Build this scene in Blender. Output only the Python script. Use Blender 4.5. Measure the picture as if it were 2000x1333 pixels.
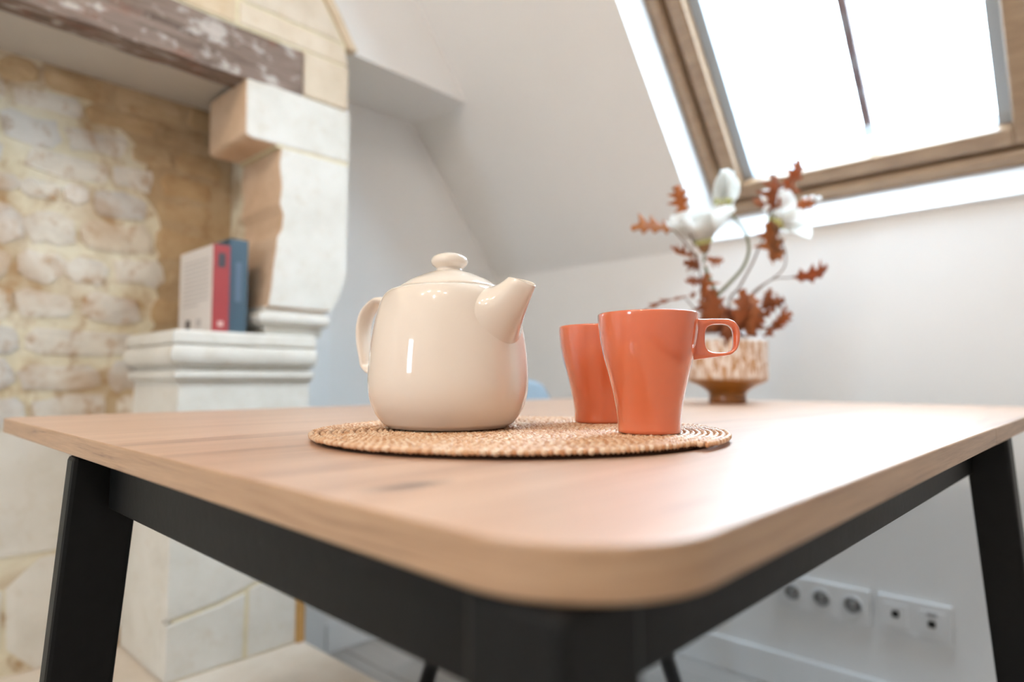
import bpy, bmesh, math, random
import numpy as np
from mathutils import Vector, Matrix, noise
R = math.radians
random.seed(7)
for o in list(bpy.data.objects): bpy.data.objects.remove(o)
scene = bpy.context.scene
COL = scene.collection

# ------------------------------------------------------------------ camera, sky, lights, exposure
cam_d = bpy.data.cameras.new('camera'); cam = bpy.data.objects.new('camera', cam_d); COL.objects.link(cam)
cam.location = (0, 0, .80)
cam.rotation_euler = (R(90) + math.atan(74/1250), 0, R(42.85))
cam_d.sensor_width = 36; cam_d.lens = 36*1250/2000
cam_d.clip_start = .02
cam_d.dof.use_dof = True; cam_d.dof.focus_distance = .535; cam_d.dof.aperture_fstop = 2.8
scene.camera = cam

YW, XL = 1.74, -1.70                       # window wall and fireplace wall planes
ZK, TH = 1.183, R(50.08)                   # knee-wall height and roof pitch
def slope(x, s, n):                        # a point on the roof slope: along, up the slope, outward
    return Vector((x, YW - s*math.cos(TH) + n*math.sin(TH), ZK + s*math.sin(TH) + n*math.cos(TH)))

world = bpy.data.worlds.new('overcast_sky'); scene.world = world; world.use_nodes = True
bg = world.node_tree.nodes['Background']
bg.inputs['Color'].default_value = (.66, .85, 1, 1); bg.inputs['Strength'].default_value = 18.5

def portal(name, loc, rot, sx, sy):
    l = bpy.data.lights.new(name, 'AREA'); l.shape = 'RECTANGLE'; l.size = sx; l.size_y = sy
    l.cycles.is_portal = True
    o = bpy.data.objects.new(name, l); COL.objects.link(o); o.location = loc; o.rotation_euler = rot
portal('skylight_portal', slope(-.44, .585, .26), (TH - R(0), 0, 0), .86, 1.2)
portal('rear_window_portal', (-.75, -2.27, 1.3), (R(90), 0, 0), .36, .66)
for i, (x, y) in enumerate([(-.40, -.70), (-.05, -.50), (.35, -.55), (-.55, -1.2), (.15, -1.2)]):
    l = bpy.data.lights.new('ceiling_spot', 'POINT'); l.energy = 9.5; l.color = (1, .86, .71); l.shadow_soft_size = .045
    o = bpy.data.objects.new('ceiling_spot_light', l); COL.objects.link(o); o.location = (x, y, 2.36)

scene.view_settings.view_transform = 'Standard'; scene.view_settings.look = 'None'
scene.view_settings.gamma = 1; scene.view_settings.use_curve_mapping = False
scene.view_settings.exposure = 0.12

# ------------------------------------------------------------------ helpers
def tag(o, label=None, cat=None, group=None, kind=None):
    if label: o['label'] = label
    if cat: o['category'] = cat
    if group: o['group'] = group
    if kind: o['kind'] = kind
    return o
def empty(name, loc=(0, 0, 0), rz=0, parent=None):
    o = bpy.data.objects.new(name, None); COL.objects.link(o); o.location = loc; o.rotation_euler = (0, 0, rz)
    o.empty_display_size = .05; o.parent = parent
    return o
def link(name, me, mats, parent=None, smooth=False, loc=None):
    if not isinstance(mats, (list, tuple)): mats = [mats]
    if not len(me.materials):
        for m in mats: me.materials.append(m)
    if smooth:
        for p in me.polygons: p.use_smooth = True
    o = bpy.data.objects.new(name, me); COL.objects.link(o); o.parent = parent
    if loc is not None: o.location = loc
    return o
def from_bm(name, bm, mats, parent=None, smooth=False, loc=None, recalc=True):
    if recalc: bmesh.ops.recalc_face_normals(bm, faces=bm.faces)
    me = bpy.data.meshes.new(name); bm.to_mesh(me); bm.free()
    return link(name, me, mats, parent, smooth, loc)
def add_box(bm, lo, hi, bev=0, seg=2, M=None):
    c = [(lo[i] + hi[i])/2 for i in range(3)]; s = [abs(hi[i] - lo[i]) for i in range(3)]
    t = bmesh.new(); bmesh.ops.create_cube(t, size=1)
    for v in t.verts: v.co = Vector((v.co.x*s[0] + c[0], v.co.y*s[1] + c[1], v.co.z*s[2] + c[2]))
    if bev: bmesh.ops.bevel(t, geom=list(t.edges), offset=bev, segments=seg, affect='EDGES', profile=.5)
    if M is not None:
        for v in t.verts: v.co = M(v.co) if callable(M) else M @ v.co
    me = bpy.data.meshes.new('t'); t.to_mesh(me); t.free(); bm.from_mesh(me); bpy.data.meshes.remove(me)
def box(name, lo, hi, mat, parent=None, bev=0, seg=2, M=None, smooth=False):
    bm = bmesh.new(); add_box(bm, lo, hi, bev, seg, M)
    return from_bm(name, bm, mat, parent, smooth)
def sbox(name, x0, x1, s0, s1, n0, n1, mat, parent=None, bev=0, seg=2):
    return box(name, (x0, s0, n0), (x1, s1, n1), mat, parent, bev, seg, M=lambda v: slope(v.x, v.y, v.z))
def prism(name, pts, axis, a, b, mat, parent=None, bev=0, smooth=False):
    """polygon pts in the two other axes (in order), extruded along axis from a to b"""
    bm = bmesh.new()
    def mk(p, t):
        l = list(p); l.insert(axis, t); return bm.verts.new(l)
    A = [mk(p, a) for p in pts]; B = [mk(p, b) for p in pts]
    bm.faces.new(A); bm.faces.new(B[::-1])
    for i in range(len(pts)):
        j = (i + 1) % len(pts); bm.faces.new((A[i], B[i], B[j], A[j]))
    bmesh.ops.recalc_face_normals(bm, faces=bm.faces)
    if bev: bmesh.ops.bevel(bm, geom=list(bm.edges), offset=bev, segments=2, affect='EDGES', profile=.5)
    return from_bm(name, bm, mat, parent, smooth)
def lathe(name, prof, mat, parent=None, n=64, loc=None, close=True):
    vs, fs = [], []
    for r, z in prof:
        for k in range(n):
            a = 2*math.pi*k/n; vs.append((r*math.cos(a), r*math.sin(a), z))
    for i in range(len(prof) - 1):
        for k in range(n):
            k2 = (k + 1) % n; fs.append((i*n + k, i*n + k2, (i + 1)*n + k2, (i + 1)*n + k))
    me = bpy.data.meshes.new(name); me.from_pydata(vs, [], fs)
    bm = bmesh.new(); bm.from_mesh(me); bmesh.ops.remove_doubles(bm, verts=bm.verts, dist=1e-6)
    bmesh.ops.recalc_face_normals(bm, faces=bm.faces); bm.to_mesh(me); bm.free()
    return link(name, me, mat, parent, True, loc)
def spline(pts, n):
    """Catmull-Rom through pts, n samples per span"""
    P = [np.array(p, float) for p in pts]; P = [2*P[0] - P[1]] + P + [2*P[-1] - P[-2]]; out = []
    for i in range(1, len(P) - 2):
        for k in range(n):
            t = k/n; a, b, c, d = P[i - 1:i + 3]
            out.append(.5*((2*b) + (c - a)*t + (2*a - 5*b + 4*c - d)*t*t + (3*b - a - 3*c + d)*t**3))
    out.append(P[-2]); return out
def add_tube(bm, pts, rad, n=8, flat=None, side=None):
    pts = [Vector(p) for p in pts]; rings = []
    up = Vector(side) if side is not None else Vector((0.31, .2, .93))
    for i, p in enumerate(pts):
        d = (pts[min(i + 1, len(pts) - 1)] - pts[max(i - 1, 0)]).normalized()
        if side is not None: b = Vector(side).normalized(); a = b.cross(d).normalized()
        else:
            a = up - up.dot(d)*d
            if a.length < 1e-4: a = Vector((1, 0, 0)) - d.x*d
            a.normalize(); up = a; b = d.cross(a)
        r = rad[i] if isinstance(rad, (list, tuple)) else rad
        ra, rb = (r, r) if flat is None else (flat[0], flat[1])
        rings.append([bm.verts.new(p + a*ra*math.cos(2*math.pi*k/n) + b*rb*math.sin(2*math.pi*k/n)) for k in range(n)])
    for A, B in zip(rings, rings[1:]):
        for k in range(n): bm.faces.new((A[k], A[(k + 1) % n], B[(k + 1) % n], B[k]))
    bm.faces.new(rings[0][::-1]); bm.faces.new(rings[-1])
def tube(name, pts, rad, mat, parent=None, n=8, flat=None, side=None):
    bm = bmesh.new(); add_tube(bm, pts, rad, n, flat, side); return from_bm(name, bm, mat, parent, True)

# ------------------------------------------------------------------ materials
class NT:
    def __init__(s, name, rough=.6, spec=.5):
        s.m = bpy.data.materials.new(name); s.m.use_nodes = True; s.t = s.m.node_tree
        s.b = s.t.nodes['Principled BSDF']; s.b.inputs['Roughness'].default_value = rough
        s.b.inputs['Specular IOR Level'].default_value = spec
        s.co = s.t.nodes.new('ShaderNodeTexCoord')
    def node(s, k, **kw):
        n = s.t.nodes.new(k)
        for a, v in kw.items():
            if a in n.inputs: n.inputs[a].default_value = v
            else: setattr(n, a, v)
        return n
    def L(s, a, b): s.t.links.new(a, b); return s
    def map(s, scale, src='Object', rot=(0, 0, 0), loc=(0, 0, 0)):
        m = s.node('ShaderNodeMapping'); m.inputs['Scale'].default_value = scale; m.inputs['Rotation'].default_value = rot; m.inputs['Location'].default_value = loc
        s.L(s.co.outputs[src], m.inputs['Vector']); return m.outputs['Vector']
    def noise(s, vec, scale=5, detail=4, rough=.55, dist=0):
        n = s.node('ShaderNodeTexNoise'); n.inputs['Scale'].default_value = scale; n.inputs['Detail'].default_value = detail
        n.inputs['Roughness'].default_value = rough; n.inputs['Distortion'].default_value = dist
        s.L(vec, n.inputs['Vector']); return n.outputs['Fac']
    def ramp(s, fac, stops):
        r = s.node('ShaderNodeValToRGB'); e = r.color_ramp.elements
        while len(e) < len(stops): e.new(.5)
        for q, (p, c) in zip(e, stops): q.position = p; q.color = (*c, 1) if len(c) == 3 else c
        s.L(fac, r.inputs['Fac']); return r.outputs['Color']
    def mix(s, fac, a, b, mode='MIX'):
        m = s.node('ShaderNodeMix', data_type='RGBA', blend_type=mode)
        for i, v in ((0, fac), (6, a), (7, b)):
            if isinstance(v, (int, float)): m.inputs[i].default_value = v
            elif isinstance(v, tuple): m.inputs[i].default_value = (*v, 1)
            else: s.L(v, m.inputs[i])
        return m.outputs[2]
    def base(s, c):
        if isinstance(c, tuple): s.b.inputs['Base Color'].default_value = (*c, 1)
        else: s.L(c, s.b.inputs['Base Color'])
        return s
    def bump(s, h, strength=.2, dist=.002):
        n = s.node('ShaderNodeBump'); n.inputs['Strength'].default_value = strength; n.inputs['Distance'].default_value = dist
        s.L(h, n.inputs['Height']); s.L(n.outputs['Normal'], s.b.inputs['Normal']); return s
    def rnd(s):
        return s.node('ShaderNodeObjectInfo').outputs['Random']
def plain(name, c, rough=.6, spec=.5, coat=0, var=.0, scale=20, bump=0):
    t = NT(name, rough, spec)
    n = t.noise(t.map((1, 1, 1)), scale, 3)
    k = max(var, .02)
    t.base(t.mix(n, tuple(x*(1 - k) for x in c), tuple(min(1, x*(1 + k)) for x in c)))
    if coat: t.b.inputs['Coat Weight'].default_value = coat; t.b.inputs['Coat Roughness'].default_value = .04
    if bump: t.bump(n, bump)
    return t.m
M = {}
M['paint'] = plain('wall_paint', (.85, .845, .84), .85, .3, var=.015, scale=3)
M['ceil'] = plain('ceiling_paint', (.86, .852, .843), .85, .3, var=.015, scale=3)
M['trim'] = plain('white_gloss_paint', (.84, .85, .86), .45, .5)
M['ceramic'] = plain('cream_glaze', (.83, .735, .64), .07, .5, coat=.5)
M['mug'] = plain('terracotta_orange_glaze', (.70, .155, .062), .10, .6, coat=1.0, var=.03)
M['black'] = plain('black_lacquered_wood', (.006, .0063, .0063), .5, .2, var=.25, scale=90, bump=.1)
M['black_metal'] = plain('black_steel', (.014, .014, .015), .4, .5)
M['socket'] = plain('white_plastic', (.80, .80, .80), .35, .5)
M['socket_in'] = plain('grey_plastic_recess', (.33, .33, .33), .5)
M['hole'] = plain('dark_hole', (.01, .01, .01), .7)
M['chair'] = plain('blue_grey_shell', (.30, .39, .47), .35, .5, var=.05)
M['page'] = plain('paper_pages', (.78, .74, .66), .8, .2, var=.08, scale=200)
M['bk_white'] = plain('off_white_cover', (.74, .69, .66), .5)
M['bk_red'] = plain('red_cover', (.36, .04, .042), .5, var=.08)
M['bk_blue'] = plain('blue_cover', (.05, .095, .135), .5, var=.12)
M['ink'] = plain('dark_ink', (.06, .05, .06), .6)
M['ink_l'] = plain('grey_print', (.52, .48, .47), .6)
M['ink_w'] = plain('pale_print', (.72, .45, .42), .6)
M['stem'] = plain('olive_stem', (.15, .15, .055), .6, var=.3, scale=60)
M['twig'] = plain('brown_twig', (.16, .085, .05), .7, var=.3, scale=60)
M['calyx'] = plain('brown_calyx', (.30, .15, .06), .6, var=.3, scale=60)
M['calyx_g'] = plain('yellow_green_calyx', (.55, .55, .22), .6, var=.2, scale=60)
M['berry'] = plain('white_berry', (.85, .84, .83), .35)
M['steel'] = plain('grey_aluminium', (.55, .60, .64), .35)
M['bead'] = plain('grey_gasket', (.36, .40, .44), .5)
M['bar'] = plain('brown_steel_bar', (.10, .06, .06), .5)
M['backing'] = plain('dark_backing', (.05, .025, .015), .9, .1)

def backlit(t, c, f):   # thin tissue: part of the light passes through
    tl = t.node('ShaderNodeBsdfTranslucent'); mx = t.node('ShaderNodeMixShader'); mx.inputs[0].default_value = f
    if isinstance(c, tuple): tl.inputs['Color'].default_value = (*c, 1)
    else: t.L(c, tl.inputs['Color'])
    t.L(t.b.outputs[0], mx.inputs[1]); t.L(tl.outputs[0], mx.inputs[2])
    out = [n for n in t.t.nodes if n.type == 'OUTPUT_MATERIAL'][0]; t.L(mx.outputs[0], out.inputs[0]); return t.m
def m_petal():
    t = NT('white_petal', .55, .3); t.base((.93, .93, .91))
    return backlit(t, (.95, .95, .93), .6)
M['petal'] = m_petal()
def m_leaf():
    t = NT('russet_oak_leaf', .6, .3)
    n = t.noise(t.map((1, 1, 1)), 35, 3)
    a = t.ramp(t.rnd(), [(0, (.30, .10, .05)), (.35, (.62, .24, .08)), (.7, (.42, .13, .06)), (1, (.70, .32, .09))])
    c = t.mix(n, a, (.40, .14, .06), 'MIX'); t.base(c); return backlit(t, c, .5)
M['leaf'] = m_leaf()
def m_wood(name, vert=False):
    t = NT(name, .42, .9); t.b.inputs['Coat Weight'].default_value = 0 if vert else .8; t.b.inputs['Coat Roughness'].default_value = .45
    if vert:  # edge banding: grain runs along the edge
        v = t.map((5, 5, 120)); g = t.noise(v, 1.6, 6, .65, .6)
        c = t.ramp(g, [(.28, (.25, .135, .07)), (.42, (.44, .265, .15)), (.7, (.56, .36, .215))])
        fine = t.noise(t.map((18, 18, 700)), 1.5, 3, .6)
    else:
        v = t.map((9, .7, 9)); g = t.noise(v, 2.2, 6, .6, 1.2)
        c = t.ramp(g, [(.25, (.38, .20, .125)), (.42, (.57, .345, .225)), (.6, (.64, .405, .275)), (.8, (.68, .45, .32))])
        fine = t.noise(t.map((220, 5, 5)), 1.5, 3, .6)
        ln = t.noise(t.map((30, .9, 1), loc=(2, 5, 0)), 2.0, 4, .6, .8)
        c = t.mix(t.ramp(ln, [(.30, (.75, .75, .75)), (.40, (0, 0, 0))]), c, (.27, .14, .085))
        # a small dark knot
        d = t.node('ShaderNodeVectorMath', operation='DISTANCE'); d.inputs[1].default_value = (0, 0, 0); t.L(t.map((2.4, 1, 0), loc=(2.4*.242, -.186, 0)), d.inputs[0])
        k = t.node('ShaderNodeMapRange'); t.L(d.outputs['Value'], k.inputs['Value'])
        k.inputs['From Min'].default_value = .004; k.inputs['From Max'].default_value = .03; k.inputs['To Min'].default_value = 2.2; k.inputs['To Max'].default_value = 0
        kn = t.node('ShaderNodeMath', operation='MULTIPLY'); t.L(k.outputs['Result'], kn.inputs[0]); t.L(t.noise(t.map((60, 25, 1)), 1.2, 3), kn.inputs[1])
        c = t.mix(kn.outputs[0], c, (.16, .085, .055))
    f2 = t.ramp(fine, [(.3, (.86, .84, .82)), (.6, (1, 1, 1))])
    t.base(t.mix(1.0, c, f2, 'MULTIPLY')); t.bump(fine, .06, .0005)
    return t.m
M['top'] = m_wood('oak_laminate_top'); M['edge'] = m_wood('oak_edge_banding', True)
def m_pine():
    t = NT('varnished_pine', .35, .5)
    g = t.noise(t.map((6, 30, 30)), 2, 5, .6, .5)
    t.base(t.ramp(g, [(.3, (.21, .125, .07)), (.7, (.32, .205, .12))])); return t.m
M['pine'] = m_pine()
def m_stone(name, lo, mid, hi, stain, stain_amt=.5, rv=True, big=0):
    t = NT(name, .9, .2)
    v = t.map((1, 1, 1), 'Object')
    n1 = t.noise(v, 9, 6, .6); n2 = t.noise(v, 28, 5, .65)
    c = t.ramp(n1, [(.3, lo), (.5, mid), (.72, hi)])
    st = t.ramp(n2, [(.54, (0, 0, 0)), (.72, (stain_amt,)*3)])
    c = t.mix(st, c, stain)
    if big:
        n3 = t.noise(v, 4.5, 4, .6, .6)
        c = t.mix(t.ramp(n3, [(.485, (0, 0, 0)), (.64, (big,)*3)]), c, stain)
    if rv:
        tint = t.ramp(t.rnd(), [(0, (.80, .78, .76)), (.25, (1, 1, 1)), (.55, (.95, .90, .82)), (.8, (1, .98, .95)), (1, (.90, .80, .66))])
        c = t.mix(1.0, c, tint, 'MULTIPLY')
    t.base(c); t.bump(n2, .35, .004); return t.m
M['rubble'] = m_stone('rubble_limestone', (.60, .58, .56), (.74, .72, .68), (.82, .80, .76), (.42, .235, .09), .85, True, .55)
M['mortar'] = m_stone('ochre_lime_mortar', (.66, .58, .41), (.75, .69, .54), (.81, .76, .63), (.37, .21, .085), .8, False, .85)
M['lime'] = m_stone('pale_dressed_limestone', (.69, .66, .60), (.76, .735, .68), (.80, .78, .735), (.62, .54, .42), .4, False)
M['limey'] = m_stone('cream_dressed_limestone', (.66, .57, .46), (.74, .65, .54), (.79, .71, .61), (.60, .46, .30), .35)
M['ochre_shade'] = m_stone('ochre_brown_shade', (.44, .31, .175), (.54, .40, .245), (.62, .485, .32), (.36, .20, .08), .6, True)  # shade of the recess painted as an ochre-brown tone
M['hearth'] = m_stone('cream_hearth_stone', (.72, .64, .54), (.78, .70, .61), (.82, .75, .66), (.66, .56, .44), .3, False)
M['limetan'] = m_stone('tan_limestone', (.60, .42, .28), (.69, .50, .35), (.74, .57, .42), (.50, .32, .18), .4, False)
M['joint'] = plain('orange_ochre_joint', (.56, .33, .12), .9, .1, var=.2, scale=40)
M['jointp'] = plain('pale_yellow_joint', (.74, .66, .47), .9, .1, var=.15, scale=40)
M['plaster'] = plain('grey_beige_plaster', (.60, .555, .50), .9, .2, var=.05, scale=8)
def m_beam():
    t = NT('weathered_beam', .85, .2)
    g = t.noise(t.map((14, 1.6, 14)), 3, 6, .65, .8)
    c = t.ramp(g, [(.3, (.13, .095, .075)), (.5, (.235, .175, .145)), (.7, (.33, .26, .22))])
    w = t.noise(t.map((26, 9, 14), loc=(3, 1, 2)), 2.2, 5, .6)
    c = t.mix(t.ramp(w, [(.535, (0, 0, 0)), (.63, (.75, .75, .75))]), c, (.60, .55, .51))
    r = t.noise(t.map((9, 5, 9), loc=(7, 4, 2)), 2, 3)
    c = t.mix(t.ramp(r, [(.58, (0, 0, 0)), (.7, (.6, .6, .6))]), c, (.25, .10, .06))
    t.base(c); t.bump(g, .5, .006); return t.m
M['beam'] = m_beam()
def m_floor():
    t = NT('grey_oak_plank', .5, .4)
    g = t.noise(t.map((1.2, 22, 5)), 3, 5, .6, .4)
    c = t.ramp(g, [(.3, (.40, .37, .345)), (.7, (.53, .505, .48))])
    t.base(t.mix(1.0, c, t.ramp(t.rnd(), [(0, (.85, .85, .85)), (1, (1.0, 1.0, 1.0))]), 'MULTIPLY')); return t.m
M['floor'] = m_floor(); M['gap'] = plain('floor_gap', (.10, .095, .09), .9)
def m_vase():
    t = NT('drip_glaze', .3, .4); t.b.inputs['Coat Weight'].default_value = .15; t.b.inputs['Coat Roughness'].default_value = .1
    sx = t.node('ShaderNodeSeparateXYZ'); t.L(t.co.outputs['Object'], sx.inputs[0])
    at = t.node('ShaderNodeMath', operation='ARCTAN2'); t.L(sx.outputs['Y'], at.inputs[0]); t.L(sx.outputs['X'], at.inputs[1])
    cb = t.node('ShaderNodeCombineXYZ'); t.L(at.outputs[0], cb.inputs['X']); t.L(sx.outputs['Z'], cb.inputs['Y'])
    mp = t.node('ShaderNodeMapping'); mp.inputs['Scale'].default_value = (5.6, 15, 1); t.L(cb.outputs[0], mp.inputs['Vector'])
    n = t.noise(mp.outputs[0], 2.0, 2, .5, .5)
    stripe = t.ramp(n, [(.36, (.62, .42, .28)), (.42, (.44, .18, .045)), (.46, (.60, .36, .19)), (.50, (.82, .73, .66))])
    zz = t.node('ShaderNodeMapRange'); t.L(sx.outputs['Z'], zz.inputs['Value']); zz.inputs['From Min'].default_value = 0; zz.inputs['From Max'].default_value = .144
    f = t.ramp(zz.outputs[0], [(.31, (1, 1, 1)), (.38, (0, 0, 0))])
    foot = t.ramp(zz.outputs[0], [(.1, (.24, .085, .014)), (.3, (.36, .15, .03))])
    c = t.mix(f, stripe, foot)
    f2 = t.ramp(zz.outputs[0], [(.87, (0, 0, 0)), (.90, (1, 1, 1))])
    t.base(t.mix(f2, c, (.84, .83, .82))); return t.m
M['vase'] = m_vase()
def m_straw():
    t = NT('braided_straw', .36, 1.0)
    n = t.node('ShaderNodeAttribute', attribute_name='tone').outputs['Fac']
    t.base(t.ramp(n, [(.1, (.50, .22, .085)), (.45, (.70, .42, .23)), (.9, (.86, .70, .53))])); return t.m
M['straw'] = m_straw()
def m_glass():
    t = NT('window_glass'); nt = t.t; nt.nodes.remove(t.b)
    tr = t.node('ShaderNodeBsdfTransparent'); gl = t.node('ShaderNodeBsdfGlossy'); gl.inputs['Roughness'].default_value = .02
    mx = t.node('ShaderNodeMixShader'); mx.inputs[0].default_value = .05
    t.L(tr.outputs[0], mx.inputs[1]); t.L(gl.outputs[0], mx.inputs[2])
    out = [n for n in nt.nodes if n.type == 'OUTPUT_MATERIAL'][0]; t.L(mx.outputs[0], out.inputs[0]); return t.m
M['glass'] = m_glass()

# ------------------------------------------------------------------ the room
XR, YN, ZC = 2.2, -2.2, 2.45
fl = box('floor', (XL - .1, YN - .1, -.06), (XR + .1, YW + .1, -.008), M['gap']); tag(fl, 'grey oak plank floor of the attic room', kind='structure')
pw = .137; plank_me = {}
y = YN; row = 0
while y < YW - .001:
    w = min(pw, YW - y); x = XL - (row*.47) % 1.15; 
    while x < XR:
        a, b = max(x, XL), min(x + 1.15, XR)
        if b - a > .03:
            key = (round(b - a, 3), round(w, 3))
            if key not in plank_me:
                bm = bmesh.new(); add_box(bm, (.0008, .0008, -.008), (b - a - .0008, w - .0012, 0), .0015, 1)
                bmesh.ops.recalc_face_normals(bm, faces=bm.faces)
                me = bpy.data.meshes.new('plank'); bm.to_mesh(me); bm.free(); me.materials.append(M['floor']); plank_me[key] = me
            link('plank', plank_me[key], M['floor'], fl, loc=(a, y, 0))
        x += 1.15
    y += pw; row += 1

wl = box('wall_left', (XL - .12, YN - .1, 0), (XL, YW + .12, ZC + .1), M['paint']); tag(wl, 'white plastered wall carrying the fireplace', kind='structure')
wf = box('wall_far', (XL, YW, 0), (XR + .1, YW + .12, ZK), M['paint']); tag(wf, 'low white knee wall under the skylight', kind='structure')
wr = box('wall_right', (XR, YN, 0), (XR + .1, YW, ZC), M['paint']); tag(wr, 'plain white wall to the right', kind='structure')
bm = bmesh.new()
for lo, hi in (((XL, 0), (-.93, ZC)), ((-.57, 0), (XR, ZC)), ((-.93, 0), (-.57, .97)), ((-.93, 1.63), (-.57, ZC))):
    add_box(bm, (lo[0], YN - .1, lo[1]), (hi[0], YN, hi[1]))
tag(from_bm('wall_near', bm, M['paint']), 'plain white wall with a small window', kind='structure')
w2 = tag(empty('window_2', (-.75, YN - .05, .97)), 'small upright window in the white wall', kind='structure')
for lo, hi in (((-.18, 0), (-.155, .66)), ((.155, 0), (.18, .66)), ((-.155, 0), (.155, .025)), ((-.155, .635), (.155, .66))):
    box('frame_bar', (lo[0], -.02, lo[1]), (hi[0], .02, hi[1]), M['trim'], w2)
box('pane', (-.155, -.004, .025), (.155, .004, .635), M['glass'], w2)
# flat ceiling and sloping ceiling (with the skylight opening)
SM = (ZC - ZK)/math.sin(TH); YC = YW - SM*math.cos(TH)
tag(box('ceiling', (XL, YN, ZC), (XR + .1, YC, ZC + .1), M['ceil']), 'flat white ceiling', kind='structure')
WX0, WX1, WS0, WS1 = -.845, -.035, .015, 1.15
bm = bmesh.new()
for x0, x1, s0, s1 in ((XL, WX0, 0, SM), (WX1, XR + .1, 0, SM), (WX0, WX1, 0, WS0), (WX0, WX1, WS1, SM)):
    add_box(bm, (x0, s0, 0), (x1, s1, .19), M=lambda v: slope(v.x, v.y, v.z))
tag(from_bm('ceiling_slope', bm, M['ceil']), 'sloping white attic ceiling pierced by the skylight', kind='structure')
# boxed bulkhead under the slope, beside the chimney
yz = lambda z: YW - (z - ZK)/math.tan(TH)
tag(prism('wall_bulkhead', [(.78, 1.665), (yz(1.665) + .02, 1.665), (yz(2.43) + .02, 2.43), (.45, 2.43), (.45, 1.9)], 0, XL, -1.437, M['ceil']), 'boxed white bulkhead between chimney and sloping ceiling', kind='structure')
# baseboards and the upright trim next to the chimney
tag(box('baseboard_far', (XL + .012, YW - .013, 0), (XR, YW, .088), M['trim'], bev=.004), 'white baseboard along the knee wall', kind='structure')
tag(box('baseboard_left', (XL, 1.03, 0), (XL + .012, YW, .088), M['trim'], bev=.004), 'white baseboard on the fireplace wall', kind='structure')
tag(box('trim_1', (XL, .93, 0), (XL + .02, 1.02, 1.0), M['trim'], bev=.004), 'white upright trim board beside the stone pedestal', kind='structure')

# ------------------------------------------------------------------ skylight
sk = tag(empty('window_1', slope(WX0, WS0, .05)), 'pine roof window with white lining in the sloping ceiling', kind='structure')
def sk_part(name, x0, x1, s0, s1, n0, n1, mat, bev=0, parent=None):
    o = sbox(name, x0, x1, s0, s1, n0, n1, mat, None, bev, 3)
    o.parent = parent or sk; o.matrix_parent_inverse = Matrix.Translation(-Vector(sk.location)); return o
e = .001
sk_part('lining_board', WX0, WX0 + .004, WS0, WS1, -.002, .135, M['trim'])
sk_part('lining_board', WX1 - .004, WX1, WS0, WS1, -.002, .135, M['trim'])
sk_part('lining_board', WX0, WX1, WS0, WS0 + .004, -.002, .135, M['trim'])
sk_part('lining_board', WX0, WX1, WS1 - .004, WS1, -.002, .135, M['trim'])
def ring(name, d0, d1, n0, n1, mat, bev):
    a, b, c, d = WX0 + d0, WX1 - d0, WS0 + d0, WS1 - d0; w = d1 - d0
    sk_part(name, a, a + w, c, d, n0, n1, mat, bev); sk_part(name, b - w, b, c, d, n0, n1, mat, bev)
    sk_part(name, a + w, b - w, c, c + w, n0, n1, mat, bev); sk_part(name, a + w, b - w, d - w, d, n0, n1, mat, bev)
ring('frame_rail', .004, .042, .125, .19, M['pine'], .012)
ring('frame_rebate', .036, .056, .155, .19, M['pine'], .003)
ring('sash_rail', .052, .095, .138, .19, M['pine'], .006)
for a, b in ((WX0 + .093, WX0 + .124), (WX1 - .124, WX1 - .093)): sk_part('glazing_bead', a, b, WS0 + .09, WS1 - .09, .175, .235, M['bead'], .002)
for a, b in ((WS0 + .092, WS0 + .098), (WS1 - .098, WS1 - .092)): sk_part('glazing_bead', WX0 + .124, WX1 - .124, a, b, .17, .235, M['bead'], .001)
sk_part('pane', WX0 + .10, WX1 - .10, WS0 + .10, WS1 - .10, .222, .226, M['glass'])
sk_part('glazing_bar', -.440, -.418, WS0 + .145, WS1 - .1, .236, .256, M['bar'], .002)
sk_part('bar_clip', -.443, -.415, WS0 + .112, WS0 + .145, .236, .250, M['steel'], .002)

# ------------------------------------------------------------------ fireplace
fp = tag(empty('fireplace', (-1.55, .4, 0)), 'old pale limestone fireplace with weathered wooden lintel beam', 'fireplace')
def fp_fix(o, par=None):
    o.parent = par or fp; o.matrix_parent_inverse = Matrix.Identity(4) if par else Matrix.Translation(-Vector(fp.location)); return o
FX = -1.40
# lintel beam, rough sawn
bm = bmesh.new(); add_box(bm, (-1.468, -.78, 1.478), (FX, .762, 1.592))
bmesh.ops.subdivide_edges(bm, edges=[q for q in bm.edges if abs(q.verts[0].co.y - q.verts[1].co.y) > .5], cuts=40)
bmesh.ops.subdivide_edges(bm, edges=[q for q in bm.edges if abs(q.verts[0].co.z - q.verts[1].co.z) > .05 or abs(q.verts[0].co.x - q.verts[1].co.x) > .05], cuts=3)
for v in bm.verts:
    d = noise.noise_vector(v.co*11)*.0045 + noise.noise_vector(v.co*45)*.0015; v.co += Vector((min(d.x, .003), 0, d.z))
fp_fix(from_bm('lintel_beam', bm, M['beam'], smooth=False))
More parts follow.
